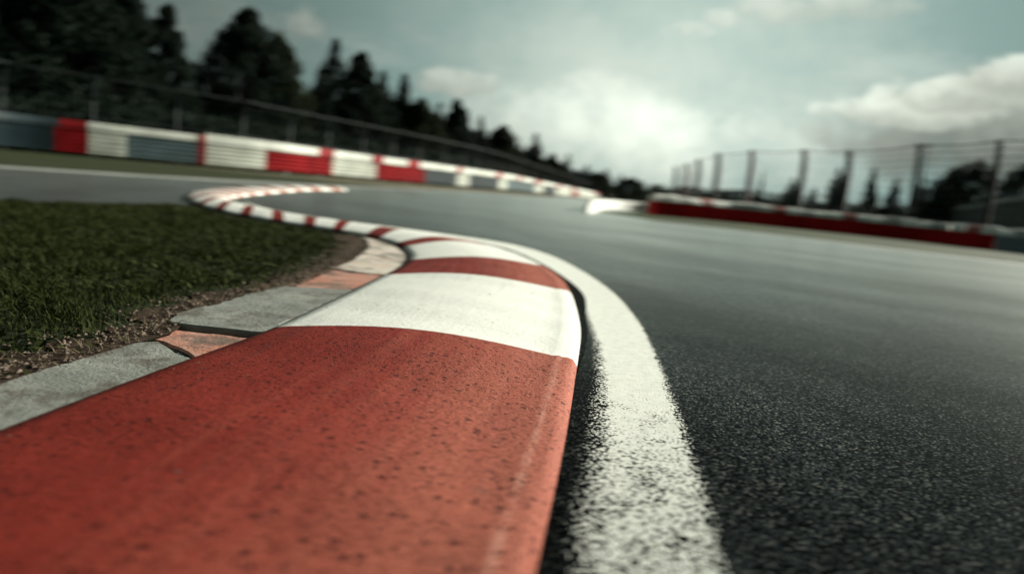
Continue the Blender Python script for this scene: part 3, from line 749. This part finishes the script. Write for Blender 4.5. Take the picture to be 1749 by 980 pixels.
def conifer_mesh(seed, h, rad, N, size, lay=14):
    r = np.random.default_rng(seed); cs = []; out = []; limbs = []
    zz = h*.06
    while zz < h*.97:
        f = 1-(zz/h); rr_ = rad*(f**.8)*r.uniform(.75, 1.1); nb = int(6+4*f)
        for k in range(nb):
            a = r.uniform(0, 6.28); L = rr_*r.uniform(.6, 1.15); n_ = max(4, int(N*(L/rad)/(h/.28*5)))
            t = r.uniform(.12, 1, n_)**.7; sag = -.25*L*t**1.5+.12*L*t
            spread = .16*L*(1.1-t)+.07
            x = np.cos(a)*L*t-np.sin(a)*r.normal(size=n_)*spread; y = np.sin(a)*L*t+np.cos(a)*r.normal(size=n_)*spread
            z = zz+sag+r.normal(size=n_)*.09*h/8
            cs.append(np.stack([x, y, z], 1)); out.append(np.tile([np.cos(a), np.sin(a), -.35], (n_, 1)))
            if k % 2 == 0: limbs.append(((0, 0, zz), (math.cos(a)*L*.8, math.sin(a)*L*.8, zz-.05*L), .03*f+.01))
        zz += h*.032*r.uniform(.8, 1.3)
    n_ = N//50; z = r.uniform(h*.9, h*1.0, n_); cs.append(np.stack([r.normal(size=n_)*.05, r.normal(size=n_)*.05, z], 1)); out.append(np.tile([0, 0, 1.], (n_, 1)))
    c = np.concatenate(cs); return leafquads(c, size, asp=.32, outdir=np.concatenate(out)), limbs
def broad_mesh(seed, h, rad, N, size, low=.12, pointy=.6):
    r = np.random.default_rng(seed); nc = 150; cs = []; limbs = []
    for k in range(nc):
        f = r.uniform(low, 1.0); env = rad*(math.sin(math.pi*min(1, (f-low*.5)/(1-low*.5))**pointy)**.7)
        env = max(env, rad*.10)
        a = r.uniform(0, 6.28); q = r.uniform(.25, 1.0)**.6*env; s = rad*r.uniform(.13, .30)*(1.15-.45*f)
        ctr = np.array([math.cos(a)*q, math.sin(a)*q, f*h-s*.4]); n_ = int(N/nc*r.uniform(.6, 1.4))
        v = r.normal(size=(n_, 3)); v /= np.linalg.norm(v, axis=1)[:, None]; v *= (r.uniform(.2, 1.15, n_)**.6)[:, None]*s; v[:, 2] *= 1.15
        cs.append(ctr+v)
        if k % 2 == 0: limbs.append(((0, 0, max(.08*h, f*h*.62)), tuple(ctr), .05*(1.1-f)+.015))
    return leafquads(np.concatenate(cs), size), limbs
protos = {}
def proto(kind):
    name, build, m_, h, r_, name2 = {
        'c0': ('spruce_tree', lambda: conifer_mesh(1, 8, 1.6, 26000, .085), M['conifer'], 8, .16, 0),
        'c1': ('spruce_tree', lambda: conifer_mesh(2, 8, 1.3, 24000, .085), M['conifer'], 8, .15, 0),
        'c2': ('spruce_tree', lambda: conifer_mesh(3, 8, 1.9, 28000, .09), M['conifer'], 8, .17, 0),
        'b0': ('broadleaf_tree', lambda: broad_mesh(4, 10, 2.9, 52000, .085), M['leaf'], 10, .22, 0),
        'b1': ('broadleaf_tree', lambda: broad_mesh(5, 10, 2.3, 46000, .085, pointy=.5), M['leaf'], 10, .2, 0),
        'b2': ('broadleaf_tree', lambda: broad_mesh(6, 8, 2.6, 32000, .09), M['leaf2'], 8, .18, 0),
        's0': ('bush', lambda: broad_mesh(8, 4, 2.6, 9000, .09, low=.02, pointy=.7), M['leaf'], 4, .1, 0)}[kind]
    V, limbs = build()
    root = bpy.data.objects.new(name, None); col.objects.link(root)
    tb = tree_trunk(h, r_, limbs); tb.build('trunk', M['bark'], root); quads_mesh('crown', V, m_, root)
    protos[kind] = [root, h, False]
def place(kind, px, py, Y, widthk, label, cat, group, rot=None, zb=None):
    if kind not in protos: proto(kind)
    root, h0, used = protos[kind]
    if used:
        r_ = root.copy(); col.objects.link(r_)
        for ch in root.children: c = ch.copy(); col.objects.link(c); c.parent = r_
    else: r_ = root; protos[kind][2] = True
    T = at(px, py, Y); z0 = gz(Y) if zb is None else zb; s = (T.z-z0)/h0
    r_.location = (T.x, T.y, z0); r_.scale = (s*widthk, s*widthk, s); r_.rotation_euler = (0, 0, RNG.uniform(0, 6.28) if rot is None else rot)
    tag(r_, label, cat, group); return r_
GL = 'trees behind the left fence'
TL = [
 ('b0', -150, -150, 26, 1.1, 'huge dark tree rising past the top left corner, outermost of the mass'),
 ('b1', -20, -190, 28, 1.2, 'huge black-green tree at the left edge above the slate rail panel'),
 ('b0', 90, -160, 30, 1.0, 'huge dark tree standing above the first red rail panel'),
 ('b1', 165, -110, 31, 1.0, 'tall dark tree between the left-edge mass and the leaning spire'),
 ('c1', 232, -60, 33, 1.0, 'tall ragged dark tree with sky glinting through its top, cut by the frame'),
 ('b1', 285, 10, 35, .75, 'slender dark tree sloping down to the first bright gap of sky'),
 ('c0', 335, 105, 37, .9, 'shorter dark tree at the foot of the first gap of sky'),
 ('b0', 425, 22, 40, .92, 'large rounded tree with a lopsided top, standing alone against the sky'),
 ('b2', 478, 62, 42, .75, 'right shoulder tree leaning out of the large rounded tree'),
 ('c2', 548, 118, 45, .8, 'low dark spruce in the notch right of the large rounded tree'),
 ('c0', 574, 68, 47, .95, 'pointed spruce, highest in the middle of the row'),
 ('b1', 617, 92, 49, .8, 'bushy twin-topped tree beside the highest pointed spruce'),
 ('c2', 655, 122, 51, .9, 'dark spruce above the second red rail panel'),
 ('c1', 692, 128, 54, 1.1, 'narrow spruce with a sharp tip just above the slate panel'),
 ('b2', 722, 172, 54, .8, 'olive rounded tree filling the dip after the narrow spruce'),
 ('c0', 752, 176, 58, .9, 'spruce with paired tips left of the feathery tree'),
 ('b1', 783, 172, 60, .8, 'feathery tree with a pale ragged top above the short white panel'),
 ('c2', 822, 198, 63, .8, 'dark spruce right of the feathery tree'),
 ('b2', 860, 216, 68, .9, 'olive rounded tree halfway down the slope of the row'),
 ('c0', 890, 246, 76, .9, 'small dark spruce in the dip before the isolated peak'),
 ('c2', 916, 228, 84, 1.0, 'sharp spruce peaking alone near the low end of the row'),
 ('b2', 945, 264, 92, .8, 'small olive tree between the two last sharp spruces'),
 ('c0', 971, 263, 100, 1.0, 'last sharp spruce before the row sinks to the horizon'),
]
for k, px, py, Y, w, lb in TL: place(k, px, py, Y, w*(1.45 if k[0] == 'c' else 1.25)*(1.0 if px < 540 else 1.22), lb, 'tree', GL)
for i, (px, py, Y) in enumerate([(1003, 284, 118), (1020, 297, 122), (1036, 290, 132), (1062, 300, 148), (1080, 306, 158), (1097, 310, 170), (1113, 317, 182), (1130, 324, 200), (1145, 331, 215)]):
    place(('c0', 'b2', 'c2')[i % 3], px, py-2, Y, 2.5, 'small far conifer or bush at the low distant end of the tree row', 'tree', 'small far trees at the end of the row')
# fill behind the fence: mid-height trees
for i, (px, py, Y) in enumerate([(-60, 60, 30), (40, 70, 31), (130, 60, 33), (210, 95, 35), (300, 140, 38), (375, 150, 42), (500, 150, 46), (600, 160, 52), (675, 175, 56), (738, 205, 60), (800, 225, 66), (845, 240, 72), (905, 262, 86), (955, 285, 104), (985, 296, 112), (870, 250, 76), (770, 215, 62), (705, 188, 58), (640, 165, 54), (545, 148, 50)]):
    place('s0', px, py+(6 if px < 640 else -4), Y, .75 if px < 640 else 1.0, 'dark bushy undertree filling the gaps low behind the fence', 'bush', 'bushes under the left trees')
# right side
TR = [
 ('c2', 1356, 304, 60, .9, 'broad low conifer between two fence posts left of the tall right conifer', 'tree'),
 ('c1', 1391, 321, 66, 1.2, 'little round-topped conifer right of the broad low one', 'tree'),
 ('c2', 1434, 286, 56, .75, 'tallest right conifer with a wide dark skirt', 'tree'),
 ('c1', 1494, 287, 60, .8, 'thin upright conifer standing alone in the right gap', 'tree'),
 ('c0', 1532, 305, 52, .95, 'stubby conifer left of the paired fence post', 'tree'),
 ('c2', 1580, 303, 50, .75, 'spreading conifer behind the paired fence post', 'tree'),
 ('s0', 1668, 280, 44, .62, 'big round dark bush behind the last fence post', 'bush'),
 ('s0', 1632, 292, 46, .5, 'smaller dark bush joined to the left of the big round bush', 'bush'),
 ('s0', 1762, 285, 40, .6, 'dark bush cut by the right edge of the frame', 'bush'),
 ('c1', 1304, 292, 44, .35, 'thin leaning sapling just right of the reddish fence post', 'tree')]
for k, px, py, Y, w, lb, ct in TR: place(k, px, py, Y*1.45, w*(2.1 if k != 's0' else 1.4), lb, ct, 'trees behind the right fence')
SX, SY = math.sin(SAZ), math.cos(SAZ)
cc0 = -1.68
place('b0', 874, 0, 10, .62, 'unseen broadleaf tree added out of frame to the right, shading the foreground', 'tree', None)  # unseen tree, added only to cast shade over the near kerb and asphalt
sh = protos['b0'][0]; sh = [o for o in col.objects if o.get('label', '').endswith('shading the foreground')][0]
sh.location = (19.5*SX+SY*-cc0, 19.5*SY-SX*-cc0, 0); sh.scale = (.80, .80, 1.15)
bpy.context.view_layer.update()
# far wood on the right, one mass
c = []
for px in np.arange(1120, 2000, 7):
    Y = RNG.uniform(75, 110); T = at(px, hz(px)-RNG.uniform(15, 33)*(1.0 if px < 1500 else 1.2), Y); base = gz(Y)
    n_ = 520; hh = T.z-base
    u_ = RNG.uniform(0, 1, n_); c.append(np.stack([T.x+RNG.normal(size=n_)*(1.15-u_*.75)*.9, T.y+RNG.normal(size=n_)*.9, base+u_*hh], 1))
tag(quads_mesh('far_wood', leafquads(np.concatenate(c), .14), M['conifer']), 'low dark far-off wood along the right horizon', 'wood', kind='stuff')
c = []
for f in np.arange(0, len(FP)-1, .5):
    i = int(f); p = FP[i]*(1-(f-i))+FP[i+1]*(f-i); nn = normal_of(FP, i); q = p-nn*RNG.uniform(1.5, 4.5); n_ = 500; hh = RNG.uniform(1.0, 2.1); u_ = RNG.uniform(0, 1, n_)
    c.append(np.stack([q[0]+RNG.normal(size=n_)*.8, q[1]+RNG.normal(size=n_)*.8, gz(q[1])+u_*hh], 1))
tag(quads_mesh('undergrowth', leafquads(np.concatenate(c), .09), M['leaf']), 'dark tangled undergrowth behind the left catch fence', 'undergrowth', kind='stuff')

# ---------------------------------------------------------------- light


el = math.asin(SUN.z); az = math.atan2(SUN.x, SUN.y)
sd = bpy.data.lights.new('sun', 'SUN'); sd.energy = 5.0; sd.angle = R(4.2); sd.color = (1.0, 0.985, 0.85)
so = bpy.data.objects.new('sun', sd); col.objects.link(so); so.rotation_euler = (-SUN).to_track_quat('-Z', 'Y').to_euler()
w = bpy.data.worlds.new('World'); sc.world = w; w.use_nodes = True
n = NT(w.node_tree); n.n.clear()
out = n.n.new('ShaderNodeOutputWorld'); bg = n.n.new('ShaderNodeBackground'); n.l.new(bg.outputs[0], out.inputs[0])
sky = n.n.new('ShaderNodeTexSky'); sky.sky_type = 'NISHITA'; sky.sun_disc = False; sky.sun_elevation = el; sky.sun_rotation = az
sky.air_density = 1.0; sky.dust_density = 3.0; sky.ozone_density = 1.0
dirn = n.n.new('ShaderNodeTexCoord').outputs['Generated']
bw_ = n.node('ShaderNodeRGBToBW', Color=sky.outputs[0]).outputs[0]
# keep the Nishita brightness, contrast it a little and mute its hue towards grey-teal
lum = n.m('MULTIPLY', n.m('POWER', bw_, 0.25), 1.0)
front = Vector((math.sin(R(9)), math.cos(R(9)), 0.17)).normalized()
dirn0 = n.n.new('ShaderNodeTexCoord').outputs['Generated']
fr_ = n.vm('DOT_PRODUCT', dirn0, tuple(front))
lum = n.m('MULTIPLY', lum, n.m('ADD', .33, n.m('MULTIPLY', n.m('POWER', n.m('MAXIMUM', fr_, 0), 11.0), .85)))
def tint(l, c): return n.mix(1.0, n.node('ShaderNodeCombineColor', Red=l, Green=l, Blue=l).outputs[0], c, 'MULTIPLY')
clear = tint(lum, (0.72, 1.05, 0.97))
sd3 = tuple(SUN)
cs = n.vm('DOT_PRODUCT', dirn, sd3)
sep = n.node('ShaderNodeSeparateXYZ', Vector=dirn).outputs
zc = n.m('MAXIMUM', sep[2], 0.02)
proj = n.node('ShaderNodeCombineXYZ', X=n.m('DIVIDE', sep[0], n.m('ADD', zc, .16)), Y=n.m('DIVIDE', sep[1], n.m('ADD', zc, .16))).outputs[0]
c1 = n.noise(proj, 0.9, 7, .58); c2 = n.noise(dirn, 7.0, 7, .60)
cover = n.ss(c1, .46, .66)
# sheet clouds
cl = n.m('MULTIPLY', lum, n.ss(c2, .3, .7, 1.15, 1.75))
cloudc = tint(cl, (0.90, 1.04, 0.94))
skyc = n.mix(n.m('MULTIPLY', cover, .55), clear, cloudc)
# bank of bright cloud low in front, and cumulus at their own bearings
def blob(px, py, wpx, hpx, bright, dark, soft=.5, k=1.1, nscale=22.0, st=1.0):
    global skyc
    c = ray(px, py).normalized(); right = Vector((c.y, -c.x, 0)).normalized(); upv = right.cross(c)
    d = n.vm('SUBTRACT', dirn, tuple(c))
    wob = n.m('MULTIPLY', n.m('SUBTRACT', n.noise(dirn, nscale, 8, .66), .5), k*3.2)
    uu = n.m('DIVIDE', n.vm('DOT_PRODUCT', d, tuple(right)), wpx/F); vv = n.m('DIVIDE', n.vm('DOT_PRODUCT', d, tuple(upv)), hpx/F)
    q = n.m('ADD', n.m('MULTIPLY', uu, uu), n.m('MULTIPLY', vv, vv))
    mk = n.m('MULTIPLY', n.ss(n.m('ADD', n.m('SUBTRACT', 1.0, q), wob), 0.0, soft), st)
    mk = n.m('MULTIPLY', mk, n.ss(fr_, 0, .3))
    shade = n.ss(n.m('ADD', vv, n.m('MULTIPLY', wob, .9)), -.75, .75)
    l = n.m('MULTIPLY', lum, n.m('ADD', dark, n.m('MULTIPLY', shade, bright-dark)))
    skyc = n.mix(mk, skyc, tint(l, (.96, 1.04, .90)))
blob(1130, 150, 520, 260, 1.55, 1.55, 1.6, .7, 5, .8)
blob(1060, 240, 330, 100, 2.2, 1.7, 1.3, .8, 9, .9)
blob(1720, 225, 270, 90, 1.2, .42, .8, .8, 13, .9)
blob(1560, 192, 130, 26, 2.1, 1.2, .6, 1.0, 16, .9)
blob(1655, 160, 110, 30, 2.2, 1.2, .6, 1.0, 16, .9)
blob(1745, 128, 90, 34, 2.4, 1.2, .6, 1.0, 16, .9)
blob(1180, 50, 34, 15, 1.8, 1.4, 1.1, 1.2, 24, .7)
blob(1228, 28, 42, 15, 1.7, 1.4, 1.1, 1.2, 24, .6)
blob(1400, 15, 170, 30, 1.6, 1.2, 1.1, 1.2, 14, .7)
blob(785, 140, 85, 26, 1.7, 1.15, .9, 1.2, 20, .85)
blob(516, 42, 40, 30, 1.8, 1.2, 1.3, 1.5, 38, .6)
n.set(bg.inputs[0], skyc); bg.inputs[1].default_value = 0.145

# ---------------------------------------------------------------- camera
cd = bpy.data.cameras.new('camera'); cam = bpy.data.objects.new('camera', cd); col.objects.link(cam); sc.camera = cam
cd.sensor_width = 36; cd.lens = 36*F/1749; cd.clip_start = .02; cd.clip_end = 6000
Rv = Vector((math.cos(TH), 0, 0))+math.sin(TH)*Vector((0, math.sin(P), math.cos(P)))
U = Vector((-math.sin(TH), 0, 0))+math.cos(TH)*Vector((0, math.sin(P), math.cos(P)))
Fw = Vector((0, math.cos(P), -math.sin(P)))
mt = Matrix((Rv, U, -Fw)).transposed().to_4x4(); mt.translation = (0, 0, H); cam.matrix_world = mt
cd.dof.use_dof = True; cd.dof.focus_distance = 1.55; cd.dof.aperture_fstop = cd.lens/15.0; cd.dof.aperture_ratio = 0.55; cd.dof.aperture_blades = 0

sc.render.engine = 'CYCLES'
sc.cycles.use_denoising = True
sc.cycles.max_bounces = 5; sc.cycles.diffuse_bounces = 3; sc.cycles.glossy_bounces = 2; sc.cycles.transmission_bounces = 3; sc.cycles.sample_clamp_indirect = 5
sc.view_settings.view_transform = 'Standard'; sc.view_settings.look = 'None'; sc.view_settings.gamma = 1; sc.view_settings.use_curve_mapping = False
sc.view_settings.exposure = 1.0
